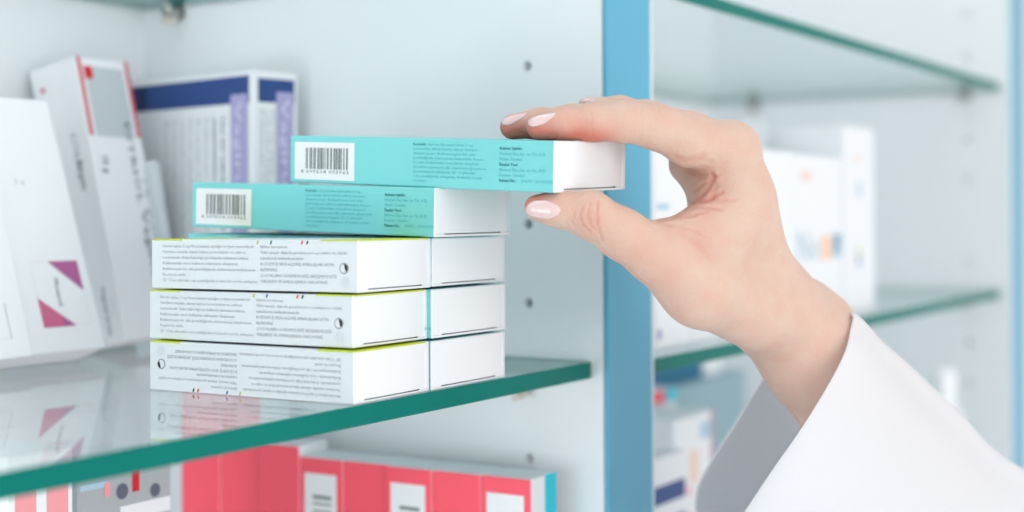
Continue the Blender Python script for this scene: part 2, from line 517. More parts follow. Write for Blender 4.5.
def white_body(flip):
    mb = carton_shell(WW, WL, WH, 'board_print', 'board_print', 'board')
    fc = (face_Lflip if flip else face_L)(mb, WW, WL, WH)
    for i, (t, w) in enumerate(zip(C1, W1)):
        fc.text(t, tf(.055) * WL, WH * (0.165 + 0.115 * i), 0.0016, 'grey_text', width=(tf(.055 + w) - tf(.055)) * WL)
    for i, (t, w) in enumerate(zip(C2, W2)):
        fc.text(t, tf(.525) * WL, WH * (0.165 + 0.113 * i), 0.0016, 'grey_text', width=(tf(.525 + w) - tf(.525)) * WL)
    for a, m in ((.505, 'ink_yellow'), (.57, 'ink_blue'), (.72, 'ink_red'), (.745, 'ink_black')):
        a = tf(a)
        fc.poly([(a * WL + .0006, .0004), (a * WL + .0013, .0004), (a * WL + .0008, .0017), (a * WL + .0001, .0017)], m)
    a, b = tf(.93) * WL, 0.54 * WH
    fc.disc(a, b, 0.0021, 'grey_text'); fc.disc(a, b, 0.0016, 'board_print', 2)
    fc.disc(a + 0.0003, b - .0001, 0.0015, 'ink_black', 3, a0=-1.7, a1=1.3)
    for k in range(6):
        fc.disc(a + .0002 + 0.0012 * math.cos(k * math.pi / 3), 0.81 * WH + 0.0012 * math.sin(k * math.pi / 3), 0.0010, 'board_shade', 1 + k % 2, 10)
    # lime bands printed over the long edges of the lid side
    for y0_, y1_ in ((.0004, .17 * WL), (.84 * WL, WL - .0006)):
        zz = (WH - .00045, WH + .0001)
        if y0_ < .001: mb.box(.0006, WW * .95, -.00005, .0006, zz[0], zz[1], 'lime')
        mb.box(-.00008, WW * .9, y0_, y1_, zz[0], zz[1], 'lime')
    return mb.mesh('carton_body')

wb = white_body(False)
wflap = flap_mesh(WW, WH)
WDY = 0.02015
wlab = ['topmost of the three white medicine boxes in the front stack',
        'middle one of the three white medicine boxes in the front stack',
        'lowest white medicine box, its print upside down, lying on the glass shelf']
wpos = [((0.4314, 0.3275, ZS + 0.0004 + 2 * WDY), 0.026, -0.002), ((0.4310, 0.3298, ZS + 0.0003 + WDY), 0.012, -0.002), ((0.4289, 0.3277, ZS + 0.0002), 0.012, 0.0)]
proto = None
for i in range(3):
    P, yaw, tl = wpos[i]
    t = empty('medicine_box', mw(P, yaw, tl, 0.003 if i < 2 else 0))
    tag(t, wlab[i], 'medicine box', 'white medicine boxes stacked on the glass shelf')
    body = wb if i < 2 else white_body(True)
    link_mesh('carton_body', body, t)
    link_mesh('end_flap', wflap, t)

# ------------------------------------------------------------------ teal cartons
TW, TL, THH = 0.0550, 0.1288, 0.0193
def teal_body():
    mb = carton_shell(TW, TL, THH, 'teal_print', 'teal_print', 'board')
    fc = face_L(mb, TW, TL, THH)
    # barcode sticker
    Q = lambda f: tf(f, 1.12) * TL
    fc.rect(Q(.018), .13 * THH, Q(.245), .93 * THH, 'label_white')
    barcode(fc, Q(.060), .25 * THH, Q(.224), .70 * THH, '8 699514 093963')
    tx = ['Formülü: Her bir film kaplı tablet 5 mg', 'levosetirizin dihidroklorür, laktoz, titanyum', 'dioksit içerir. Beklenmeyen bir etki', 'görüldüğünde doktorunuza başvurunuz. Reçete',
          'ile satılır. Kullanmadan önce talimatı okuyunuz.', 'Çocukların göremeyeceği, erişemeyeceği yerlerde', 've ambalajında saklayınız. 25 °C altındaki', 'oda sıcaklığında saklayınız. Ambalajı bozuk', 'ürünü almayınız.']
    wd = [.245, .265, .255, .29, .27, .30, .255, .285, .06]
    for i, (t, w) in enumerate(zip(tx, wd)):
        fc.text(t, Q(.467), THH * (.145 + .092 * i), .0014, 'teal_text', width=Q(.467 + w * .92) - Q(.467))
    fc.text('Formülü:', Q(.467), THH * .145, .0014, 'teal_bold', width=.048 * TL, lay=4)
    rows = [('Ruhsat Sahibi:', 1, .085), ('Merkez İlaç San. ve Tic. A.Ş.', 0, .175), ('Maslak - İstanbul', 0, .085), ('İmalat Yeri:', 1, .07), ('Merkez İlaç San. ve Tic. A.Ş.', 0, .175), ('Esenyurt - İstanbul', 0, .095), ('Ruhsat No.:', 1, .065)]
    for i, (t, bold, w) in enumerate(rows):
        y = THH * (.19 + .105 * i)
        fc.text(t, Q(.792), y, .0015, 'teal_bold' if bold else 'teal_text', width=Q(.792 + w) - Q(.792))
        if bold: fc.text(t, Q(.793), y + .00006, .0015, 'teal_bold', width=Q(.792 + w) - Q(.792), lay=3)
    fc.text('206/73 - 20.04.2005', Q(.875), THH * .82, .0016, 'teal_text', width=.11 * TL)
    return mb.mesh('carton_body')
tb = teal_body()
tflap = flap_mesh(TW, THH)
tpos = [((0.4785, 0.3278, ZS + .0002), .0, 0.0, 0), ((0.4790, 0.3278, ZS + .0003 + WDY), -.002, .0005, 0), ((0.4805, 0.3285, ZS + .0004 + 2 * WDY), .010, .011, .0),
        ((0.4750, 0.3236, -0.0093), -.013, .032, -.003), ((0.4758, 0.2706, 0.0073), -.026, .048, -.034)]
tlab = ['teal medicine box directly on the glass, behind the lowest white box', 'rear-row teal box showing only its white end, second up from the glass',
        'teal medicine box with a thin teal strip showing above the white boxes', 'teal medicine box lying on top of the stack with its barcode in view',
        'teal medicine box held between thumb and fingers above the stack']
for i, (P, yaw, tl, rl) in enumerate(tpos):
    t = empty('medicine_box', mw(P, yaw, tl, rl))
    tag(t, tlab[i], 'medicine box', 'teal medicine boxes')
    link_mesh('carton_body', tb, t); link_mesh('end_flap', tflap, t)

# ------------------------------------------------------------------ cartons leaning and standing behind
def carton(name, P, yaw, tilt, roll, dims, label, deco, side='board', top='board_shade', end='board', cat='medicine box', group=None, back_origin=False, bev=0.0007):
    """standing carton: W along x, T along y, H up. flaps close its top"""
    W, T, H = dims
    t = empty(name, mw(P, yaw, tilt, roll))
    tag(t, label, cat, group)
    y0 = -T if back_origin else 0.0
    bm = bmesh.new()
    vs = [bm.verts.new((x, y, z)) for x in (0, W) for y in (y0, y0 + T) for z in (0, H - 0.0006)]
    for f in [(0, 1, 3, 2), (4, 6, 7, 5), (0, 4, 5, 1), (2, 3, 7, 6), (0, 2, 6, 4), (1, 5, 7, 3)]:
        bm.faces.new([vs[i] for i in f])
    bmesh.ops.recalc_face_normals(bm, faces=bm.faces)
    bmesh.ops.bevel(bm, geom=list(bm.edges), offset=bev, segments=2, profile=0.5, affect='EDGES')
    bm.verts.index_update()
    mb = MB()
    mb.add([tuple(v.co) for v in bm.verts], [tuple(v.index for v in f.verts) for f in bm.faces], side)
    bm.free()
    if deco:
        fl = Face(mb, (0, y0 + T, H), (0, -1, 0), (0, 0, -1))
        ff = Face(mb, (0, y0, H), (1, 0, 0), (0, 0, -1))
        deco(fl, ff, W, T, H)
    mb.build('carton_body', t)
    # closing flap on top
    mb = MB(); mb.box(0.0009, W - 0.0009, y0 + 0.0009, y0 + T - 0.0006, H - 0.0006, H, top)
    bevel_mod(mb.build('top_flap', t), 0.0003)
    return t

def fake_lines(fc, a0, b0, length, pitch, n, size, m, words, vert, seed=1):
    rnd = random.Random(seed)
    for i in range(n):
        w = length * rnd.uniform(.72, 1.0)
        s_ = words[i % len(words)]
        if vert == 1: fc.text(s_, a0 - pitch * i, b0, size, m, width=w, vert=1)
        else: fc.text(s_, a0, b0 + pitch * i, size, m, width=w)

# B1: leaning carton with red lines
def deco_b1(fl, ff, W, T, H):
    # window panel, red dotted rules
    ff.rect(.14 * W, .035 * H, .86 * W, .285 * H, 'panel_grey')
    ff.rect(.12 * W, .035 * H, .27 * W, .080 * H, 'red_square', 2)
    for a in (.0, .90):
        n = 34
        for i in range(n):
            ff.rect((a + .015) * W, H * (.003 + .28 * i / n), (a + .085) * W, H * (.003 + .28 * (i + .82) / n), 'red_line', 2)
    ff.text('ESTRIOL', .70 * W, .225 * H, .0062, 'slate_text', width=.30 * H, vert=1)
    ff.text('Vaginal', .72 * W, .545 * H, .0068, 'slate_text', width=.26 * H, vert=1)
    ff.text('krem', .72 * W, .83 * H, .0062, 'slate_text', width=.12 * H, vert=1)
    ff.text('15 g tüp', .86 * W, .42 * H, .0036, 'faint_text', width=.30 * H, vert=1)
    ff.text('15 g', .16 * W, .35 * H, .0058, 'slate_text', width=.065 * H, vert=1)
    ff.text('15 g', .163 * W, .351 * H, .0058, 'slate_text', width=.065 * H, vert=1, lay=3)
    fl.disc(.22 * T, .085 * H, .0014, 'red_line')
    fl.text('ESTRIOL', .62 * T, .26 * H, .0052, 'faint_text', width=.16 * H, vert=1)
    fl.text('krem', .66 * T, .36 * H, .0062, 'dark_text', width=.10 * H, vert=1)
    fl.text('Vaginal krem', .68 * T, .80 * H, .0042, 'slate_text', width=.17 * H, vert=1)
    for i in range(3):
        fl.rect(.86 * T, .85 * H, .87 * T, .9 * H, 'faint_text')
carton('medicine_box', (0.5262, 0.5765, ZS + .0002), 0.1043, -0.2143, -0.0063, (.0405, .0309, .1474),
       'white carton with two red dotted lines leaning against the back panel', deco_b1, back_origin=True)

# B2: front left, white with magenta triangles
def deco_b2(fl, ff, W, T, H):
    x0, x1, y0, y1 = .38 * W, 1.03 * W - .0035, .655 * H, .905 * H
    x0, x1 = .27 * W, .88 * W
    for (a, b, c, d) in ((x0, y0, x1, y0 + .0002), (x0, y1 - .0002, x1, y1), (x0, y0, x0 + .0002, y1), (x1 - .0002, y0, x1, y1)):
        ff.rect(a, b, c, d, 'pale_pink_line')
    ff.poly([(x0 + .38 * (x1 - x0), y0), (x1, y0), (x1, y0 + .47 * (y1 - y0))], 'magenta', 2)
    ff.poly([(x0, y0 + .55 * (y1 - y0)), (x0, y1), (x0 + .67 * (x1 - x0), y1)], 'rose', 2)
    ff.poly([(x0 + .42 * (x1 - x0), y0 + .842 * (y1 - y0)), (x0 + .42 * (x1 - x0), y1), (x0 + .67 * (x1 - x0), y1)], 'magenta', 3)
    ff.text('Monurol', .52 * W, y0 + .26 * (y1 - y0), .0040, 'dark_text', width=.42 * (y1 - y0), vert=1)
    ff.text('3 g', .30 * W, .35 * H, .003, 'faint_text', width=.05 * H)
carton('medicine_box', (0.4514, 0.5471, ZS + .0002), -0.0247, -0.3269, 0.0, (.0449, .022, .1252),
       'white carton with two magenta triangles leaning at the left', deco_b2, back_origin=True)

# B3: at the left picture edge
def deco_b3(fl, ff, W, T, H):
    ff.rect(.78 * W, .80 * H, .79 * W, .93 * H, 'faint_text'); ff.rect(.5 * W, .93 * H, .79 * W, .931 * H, 'faint_text')
    ff.text('film tablet', .35 * W, .83 * H, .004, 'slate_text', width=.1 * H, vert=1)
carton('medicine_box', (0.4035, 0.5445, ZS + .0002), -0.02, -0.31, 0.0, (.0465, .024, .1252),
       'plain white carton cut by the left picture edge', deco_b3, back_origin=True)
# support carton behind them
carton('medicine_box', (0.395, 0.589, ZS + .0002), 0.0, 0.0, 0.0, (.10, .0235, .110),
       'white carton standing against the back panel behind the triangle carton', None)

# B4: blue band
def deco_b4(fl, ff, W, T, H):
    fl.rect(0, .020 * H, .975 * T, .118 * H, 'navy')
    fl.rect(0, .020 * H, .13 * T, .118 * H, 'deep_navy', 2)
    fl.rect(.835 * T, .085 * H, .965 * T, .99 * H, 'lavender', 3)
    fl.text('Vagirux', .87 * T, .11 * H, .0080, 'lavender_pale', width=.38 * H, vert=1, lay=4)
    fl.text('10', .88 * T, .54 * H, .0045, 'lavender_pale', width=.08 * H, vert=1, lay=4)
    ws = ['Her bir vajinal tablet 10 mikrogram', 'estradiol hemihidrat içerir laktoz', 'Kullanmadan önce talimatı okuyunuz', 'Reçete ile satılır serin yerde']
    for i in range(8):
        m = 'slate_text' if i < 2 else 'faint_text'
        L_ = (.62, .36, .66, .7, .6, .7, .72, .6)[i]
        fl.text(ws[i % 4], (.76 - .066 * i) * T, .16 * H, .0040, m, width=L_ * H, vert=1)
        if i < 2: fl.text(ws[i % 4], (.762 - .066 * i) * T, .16 * H, .0040, m, width=L_ * H, vert=1, lay=3)
    ff.rect(.12 * W, .030 * H, .93 * W, .115 * H, 'navy')
    ff.rect(.52 * W, .075 * H, .90 * W, .99 * H, 'lavender', 3)
    ff.text('Vagirux', .62 * W, .10 * H, .0075, 'lavender_pale', width=.38 * H, vert=1, lay=4)
    ff.text('10 mcg', .64 * W, .52 * H, .0045, 'navy', width=.12 * H, vert=1, lay=4)
    for i in range(3):
        ff.text(ws[i], (.40 - .12 * i) * W, .14 * H, .0036, 'faint_text', width=.6 * H, vert=1)
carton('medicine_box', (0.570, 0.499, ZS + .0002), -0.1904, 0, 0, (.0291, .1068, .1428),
       'tall white carton with a navy band and lavender stripe behind the stack', deco_b4)

# thin carton leaning between the two
def deco_b5(fl, ff, W, T, H):
    fl.text('Kullanma talimatı', .4 * T, .3 * H, .004, 'faint_text', width=.4 * H, vert=1)
carton('medicine_box', (0.5655, 0.545, ZS + .0002), 0.05, -0.19, 0.0, (.006, .030, .100),
       'slim pale carton wedged between the red-lined and navy-banded cartons', deco_b5, side='board_shade')

# ------------------------------------------------------------------ lower left shelf: coral cartons
XC = 0.575
pc = at(530, 480, 0, XC)
CH = pc[2] - ZL1
YC0 = pc[1]
CT, CP, CW = 0.0264, 0.0266, at(556, 470, 1, YC0)[0] - XC
def coral_mesh(labelled, first=False):
    mb = MB()
    bm = bmesh.new()
    vs = [bm.verts.new((x, y, z)) for x in (0, CW) for y in (0, CT) for z in (0, CH)]
    for f in [(0, 1, 3, 2), (4, 6, 7, 5), (0, 4, 5, 1), (2, 3, 7, 6), (0, 2, 6, 4), (1, 5, 7, 3)]:
        bm.faces.new([vs[i] for i in f])
    bmesh.ops.recalc_face_normals(bm, faces=bm.faces)
    bmesh.ops.bevel(bm, geom=list(bm.edges), offset=.0008, segments=2, profile=0.5, affect='EDGES')
    bm.verts.index_update()
    V = [tuple(v.co) for v in bm.verts]
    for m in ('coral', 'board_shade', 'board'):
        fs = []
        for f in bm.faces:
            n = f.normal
            k = 'board_shade' if n.z > .5 else ('coral' if n.x < -.1 else 'board')  # white tops in greyer board: their shade is put into the colour
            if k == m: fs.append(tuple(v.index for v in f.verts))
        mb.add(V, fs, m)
    bm.free()
    fl = Face(mb, (0, CT, CH), (0, -1, 0), (0, 0, -1))
    if labelled:
        fl.rect(.12 * CT, .055 * CH, .88 * CT, .62 * CH, 'label_white')
        barcode(fl, .32 * CT, .13 * CH, .76 * CT, .55 * CH, '', vert=True, seed=5, text=False)
    ff = Face(mb, (0, 0, CH), (1, 0, 0), (0, 0, -1))
    if first: ff.rect(.56 * CW, .0, .995 * CW, CH, 'cyan')
    return mb.mesh('medicine_box')
cm = {True: coral_mesh(True), False: coral_mesh(False)}
nth = ['foremost, cyan-edged', 'second from the front', 'third from the front', 'fourth from the front', 'fifth from the front', 'sixth from the front', 'seventh from the front', 'eighth from the front', 'ninth from the front']
for i in range(8):
    lb = i % 2 == 0 and i < 5
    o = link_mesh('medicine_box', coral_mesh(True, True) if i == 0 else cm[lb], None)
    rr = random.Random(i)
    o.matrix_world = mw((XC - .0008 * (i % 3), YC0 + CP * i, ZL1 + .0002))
    o.scale = (1, 1, 1 + (0, 0, 0, 0, .0, .035, .25, .245)[i])
    tag(o, 'coral red carton on the lower shelf, %s%s' % (nth[i], ', with white barcode label' if lb else ''), 'medicine box', 'coral red cartons on the lower shelf')

# lower shelf, far left: pale cartons seen under the glass edge
def deco_pink(fl, ff, W, T, H):
    ff.rect(.10 * W, .05 * H, .42 * W, .75 * H, 'blush'); ff.rect(.58 * W, .05 * H, .92 * W, .75 * H, 'blush')
p0 = at(8, 495, 1, .44)
wpk = at(73, 485, 1, .44)[0] - p0[0]
carton('medicine_box', (p0[0], .44, ZL1 + .0002), 0, 0, 0, (wpk, .05, at(40, 452, 1, .44)[2] - ZL1), 'white carton with two pink panels on the lower shelf at left', deco_pink)
p1 = at(78, 485, 1, .47)
w1 = at(171, 485, 1, .47)[0] - p1[0]
h1 = at(110, 462, 1, .47)[2] - ZL1
def px_(x): return (at(x, 485, 1, .47)[0] - p1[0])
def pz_(y): return h1 - (at(130, y, 1, .47)[2] - ZL1)
def deco_grey(fl, ff, W, T, H):
    ff.disc(px_(122), pz_(490), .0034, 'dot_dark', 2)
    ff.disc(px_(155), pz_(496), .0030, 'dot_dark', 2)
    ff.rect(px_(132), pz_(463), px_(139), pz_(493), 'red_square', 2)
    ff.rect(px_(104), pz_(478), px_(110), pz_(492), 'blush', 2)
    ff.rect(px_(80), pz_(476), px_(108), pz_(482), 'light_blue', 1)
    ff.rect(px_(120), pz_(505), px_(170), pz_(520), 'board', 1)
carton('medicine_box', (p1[0], .47, ZL1 + .0002), 0, 0, 0, (w1, .04, h1), 'grey carton with two dark dots and a red bar, left of the coral cartons', deco_grey, side='grey_carton')
# ------------------------------------------------------------------ right bay: white cartons on the shelf
YR0 = 0.345
xt = at(843.5, 220, 1, YR0)[0]
xt2 = at(874.5, 220, 1, YR0)[0]
zt = at(858, 127, 1, YR0)[2]
def deco_t(fl, ff, W, T, H):
    ff.disc(.50 * W, .34 * H, .0045, 'light_blue', ry=.0065)
    ff.disc(.46 * W, .675 * H, .0028, 'ink_yellow', 2, ry=.003); ff.disc(.46 * W, .725 * H, .0036, 'light_blue', 2, ry=.006); ff.disc(.47 * W, .725 * H, .0022, 'navy', 3, ry=.003)
    ff.disc(.45 * W, .17 * H, .0035, 'peach', ry=.004)
carton('medicine_box', (xt, YR0, ZS2 + .0002), 0, 0, 0, (xt2 - xt, .068, zt - ZS2), 'tall white carton with a small blue and yellow mark, rightmost on its shelf', deco_t)
edges_px = [655, 690, 727, 760, 793, 842.5]
labs = ['white carton partly visible left of the hand, next to the blue post', 'white carton mostly hidden behind the hand, in the middle of the row', 'white carton hidden by the palm in the right bay row',
        'white carton just right of the back of the hand', 'white carton with pale blue lettering beside the tall carton']
for i in range(5):
    x0 = at(edges_px[i], 220, 1, YR0)[0]; x1 = at(edges_px[i + 1], 220, 1, YR0)[0] - .0008
    zt_ = at(800, 154, 1, YR0)[2] + (.001 if i % 2 else 0)
    def deco_s(fl, ff, W, T, H, i=i):
        if i == 4:
            ff.text('No', .06 * W, .64 * H, .030, 'mid_blue', width=.44 * W)
            ff.rect(.55 * W, .49 * H, .76 * W, .64 * H, 'orange_pale', 2)
            ff.rect(.775 * W, .48 * H, .98 * W, .63 * H, 'light_blue', 2); ff.text('F', .81 * W, .60 * H, .016, 'navy', width=.13 * W, lay=3)
            ff.rect(.15 * W, .10 * H, .36 * W, .16 * H, 'peach')
        elif i == 0:
            ff.rect(.05 * W, .30 * H, .4 * W, .33 * H, 'light_blue'); ff.rect(.05 * W, .52 * H, .7 * W, .54 * H, 'board_shade')
            ff.disc(.10 * W, .93 * H, .003, 'lavender', 2)
        elif i == 3:
            ff.text('NOVA', .2 * W, .6 * H, .012, 'board_shade', width=.5 * W)
    carton('medicine_box', (x0, YR0, ZS2 + .0002), 0, 0, 0, (x1 - x0, .045, zt_ - ZS2), labs[i], deco_s, group='white cartons in a row on the right shelf')
xk = at(722, 200, 1, .42)[0]
carton('medicine_box', (at(742, 200, 1, .395)[0], .395, ZS2 + .0002), 0, 0, 0, (.05, .06, .138), 'taller pale carton behind the row, beside the knuckle', None, side='board_shade')  # white carton standing in shadow; that grey is put into its side colour

# right bay, lower shelf
YQ = 0.40
xq0, xq1 = at(674, 450, 1, YQ)[0], at(713, 450, 1, YQ)[0]
zq = at(690, 416, 1, YQ)[2]
def deco_q(fl, ff, W, T, H):
    ff.rect(.95 * W, 0, .999 * W, .34 * H, 'rose')
    ff.rect(.38 * W, .17 * H, .62 * W, .33 * H, 'peach'); ff.rect(.66 * W, .05 * H, .95 * W, .13 * H, 'light_blue')
    fl.disc(.55 * T, .17 * H, .004, 'red_square')
    for k in range(5): ff.disc(.36 * W, (.36 + .125 * k) * H, .0026, 'coral')
carton('medicine_box', (xq0, YQ, ZL2 + .0002), 0, 0, 0, (xq1 - xq0, .05, zq - ZL2), 'white carton with a red edge and red dots under the right shelf', deco_q)
YV = 0.365
xv0, xv1 = at(646, 480, 1, YV)[0], at(686, 480, 1, YV)[0]
zv = at(668, 455, 1, YV)[2]
xv0 = max(xv0, XD2 + .002)
def deco_v(fl, ff, W, T, H):
    ff.rect(0, .13 * H, .97 * W, .215 * H, 'navy'); ff.rect(0, .285 * H, .97 * W, .37 * H, 'navy')
    ff.rect(.25 * W, .42 * H, .97 * W, .68 * H, 'light_blue'); ff.rect(.55 * W, .68 * H, .99 * W, .98 * H, 'pink'); ff.rect(.3 * W, .8 * H, .55 * W, .98 * H, 'blush')
carton('medicine_box', (xv0, YV, ZL2 + .0002), 0, 0, 0, (xv1 - xv0, .03, zv - ZL2), 'small white carton with two navy bars and a pink corner', deco_v)
# items behind, on taller slate cartons
YK = 0.50
zk = at(690, 384, 1, YK)[2]
xk0, xk1 = XD2 + .004, at(745, 384, 1, YK)[0]
def deco_k(fl, ff, W, T, H):
    ff.rect(.45 * W, .12 * H, .62 * W, .20 * H, 'slate_text'); ff.rect(.6 * W, .3 * H, .8 * W, .38 * H, 'navy')
carton('medicine_box', (xk0, YK, ZL2 + .0002), 0, 0, 0, (xk1 - xk0, .09, zk - ZL2), 'wide slate blue carton at the back of the lower right shelf', deco_k, side='slate_carton', top='slate_carton')
zb_top = at(670, 357, 1, YK)[2]
xb1 = at(702, 375, 1, YK + .01)[0]
carton('medicine_box', (xk0, YK + .01, zk + .0003), 0, 0, 0, (xb1 - xk0, .05, max(.03, zb_top - zk)), 'dark blue carton lying on the slate carton under the right shelf', lambda fl, ff, W, T, H: ff.disc(.6 * W, .5 * H, .006, 'deep_blue'), side='blue_block', top='blue_block')
xb2, xb3 = at(704, 375, 1, YK + .01)[0], at(722, 375, 1, YK + .01)[0]
carton('medicine_box', (xb2, YK + .01, zk + .0003), 0, 0, 0, (xb3 - xb2, .05, .026), 'small white carton beside the dark blue one under the right shelf', None)
# coral cap and cyan cap items on the red edged carton
def small_carton(px0, px1, pyt, Y, zb, m, label):
    x0, x1 = at(px0, pyt, 1, Y)[0], at(px1, pyt, 1, Y)[0]; z1 = at((px0 + px1) / 2, pyt, 1, Y)[2]
    carton('medicine_box', (x0, Y, zb), 0, 0, 0, (x1 - x0, .02, z1 - zb), label, None, side=m, top='board_shade')
# support carton under them
zsup = at(665, 404, 1, .455)[2]
carton('medicine_box', (XD2 + .003, .455, ZL2 + .0002), 0, 0, 0, (at(676, 404, 1, .455)[0] - XD2 - .003, .042, zsup - ZL2), 'grey-white carton standing behind the red-edged one beside the post', None)
small_carton(651, 665, 391, .46, zsup + .0003, 'coral', 'tiny coral carton lying beside the cyan one next to the blue post')
small_carton(667, 677, 388, .46, zsup + .0003, 'cyan', 'tiny cyan carton on the lower right shelf beside the coral one')

# pale bottle in the lower right bay
t = empty('pill_bottle', Matrix.Translation((at(944, 400, 1, .352)[0], .352, ZL2 + .0002)))
tag(t, 'white bottle standing alone under the right shelf, above the sleeve', 'bottle')
zc = at(944, 369, 1, .352)[2] - ZL2
mb = MB(); mb.cyl((0, 0, 0), (0, 0, zc - .04), .017, .017, 'board', 28); mb.cyl((0, 0, zc - .04), (0, 0, zc - .03), .017, .010, 'board', 28); mb.build('bottle_body', t)
mb = MB(); mb.cyl((0, 0, zc - .03), (0, 0, zc - .003), .0105, .0105, 'cap_white', 28); mb.cyl((0, 0, zc - .003), (0, 0, zc), .0105, .0085, 'cap_white', 28); mb.build('cap', t)

# ------------------------------------------------------------------ the hand: one continuous skin grown from a distance field
HRES = 0.0007
def rud(x, y, d):
    p = atd(x, y, d); return np.array([p @ R, p @ U, p @ D], np.float32)
X0, X1 = -0.012, 0.215
Y0_, Y1_ = -0.135, 0.060
Z0_, Z1_ = 0.535, 0.705
gx = np.arange(X0, X1, HRES, dtype=np.float32); gy = np.arange(Y0_, Y1_, HRES, dtype=np.float32); gz = np.arange(Z0_, Z1_, HRES, dtype=np.float32)
SH = (len(gx), len(gy), len(gz))
BIG = 0.02
def blank(): return np.full(SH, BIG, np.float32)

def cone_into(fld, a, ra, b, rb, k, squash=1.0):
    """smooth-union a tapered capsule into fld (only in its own neighbourhood)"""
    m = max(ra, rb) + 0.014
    lo = np.minimum(a, b) - m; hi = np.maximum(a, b) + m
    ix = slice(*np.searchsorted(gx, (lo[0], hi[0]))); iy = slice(*np.searchsorted(gy, (lo[1], hi[1]))); iz = slice(*np.searchsorted(gz, (lo[2], hi[2])))
    PX = gx[ix][:, None, None]; PY = gy[iy][None, :, None]; PZ = gz[iz][None, None, :]
    if PX.size == 0 or PY.size == 0 or PZ.size == 0: return
    ba = b - a; l2 = float(ba @ ba); L_ = math.sqrt(l2)
    pax, pay, paz = PX - a[0], PY - a[1], PZ - a[2]
    dot = pax * ba[0] + pay * ba[1] + paz * ba[2]
    h = dot / l2
    q2 = pax * pax + pay * pay + paz * paz
    perp = np.sqrt(np.maximum(q2 - dot * dot / l2, 0))
    # tapered: shift the foot point by the slope
    sl = (ra - rb) / L_
    h2 = np.clip(h + perp * (-sl) / max(math.sqrt(max(1 - sl * sl, 1e-4)), 1e-3) / L_, 0, 1)
    dx = pax - ba[0] * h2; dy = pay - ba[1] * h2; dz = paz - ba[2] * h2
    dist = np.sqrt(dx * dx + dy * dy + dz * dz) - (ra + (rb - ra) * h2)
    old = fld[ix, iy, iz]
    if k > 0:
        hh = np.clip(k - np.abs(old - dist), 0, None) / k
        fld[ix, iy, iz] = np.minimum(old, dist) - hh * hh * k * 0.25
    else:
        fld[ix, iy, iz] = np.minimum(old, dist)

def chain(pts, k, fld=None, dr=0.0):
    fld = blank() if fld is None else fld
    for p, q in zip(pts[:-1], pts[1:]):
        cone_into(fld, rud(*p[:3]), p[3] * p[2] / F + dr, rud(*q[:3]), q[3] * q[2] / F + dr, k)
    return fld
def smin(a, b, k):
    h = np.clip(k - np.abs(a - b), 0, None) / k
    return np.minimum(a, b) - h * h * k * 0.25

FING = {
 'index': [(540, 127, .563, 13.4), (562, 124.3, .563, 15.8), (593, 122.3, .565, 17.8), (622, 121.7, .567, 19.6), (655, 126.5, .571, 21.8), (690, 141, .577, 25.0), (731, 150, .586, 27.0)],
 'middle': [(512.5, 126.8, .583, 12.6), (540, 123.5, .583, 14.5), (570, 121, .584, 15.5), (600, 118, .586, 17), (645, 121, .590, 20), (690, 134, .597, 22), (728, 151, .606, 26)],
 'ring': [(588, 108, .604, 11.0), (620, 110.5, .606, 13.8), (650, 119, .609, 17), (690, 138, .614, 19), (720, 158, .624, 23)],
 'pinky': [(632, 124, .622, 11), (652, 130, .624, 13), (680, 146, .630, 16), (710, 172, .640, 20)],
 'thumb': [(537, 207.5, .556, 12.8), (558, 208.5, .556, 17.5), (590, 214.5, .557, 23), (622, 234, .560, 25), (655, 255, .565, 28), (700, 288, .574, 35)],
}
PALM = [
 [(731, 150, .586, 26.5), (739, 200, .592, 30), (746, 243, .598, 31), (760, 285, .606, 34), (775, 312, .614, 41)],
 [(728, 151, .606, 25), (759, 300, .624, 36)],
 [(718, 158, .624, 22), (764, 310, .638, 35)],
 [(710, 172, .640, 20), (764, 312, .650, 31)],
 [(700, 288, .574, 34), (757, 313, .598, 37)],
 [(690, 262, .570, 22), (722, 222, .584, 22)],
 [(710, 250, .580, 29), (732, 220, .590, 29)],
 [(776, 312, .614, 42), (814, 358, .624, 47), (854, 405, .632, 50), (925, 505, .655, 42)],
 [(768, 310, .638, 36), (814, 356, .642, 43), (854, 407, .650, 44), (925, 505, .675, 40)],
 [(806, 314, .630, 31), (815, 325, .632, 34)],
 [(673, 234, .568, 14), (702, 224, .576, 17)],
 [(690, 164, .606, 20), (703, 188, .602, 13)],
 [(712, 186, .594, 17), (718, 214, .590, 20)],
]
palm = blank()
for c in PALM: chain(c, 0.010, palm)
total = None
for nme, pts in FING.items():
    f = chain(pts, 0.003)
    g = smin(palm, f, 0.006 if nme != 'thumb' else 0.010)
    total = g if total is None else smin(total, g, 0.0010)

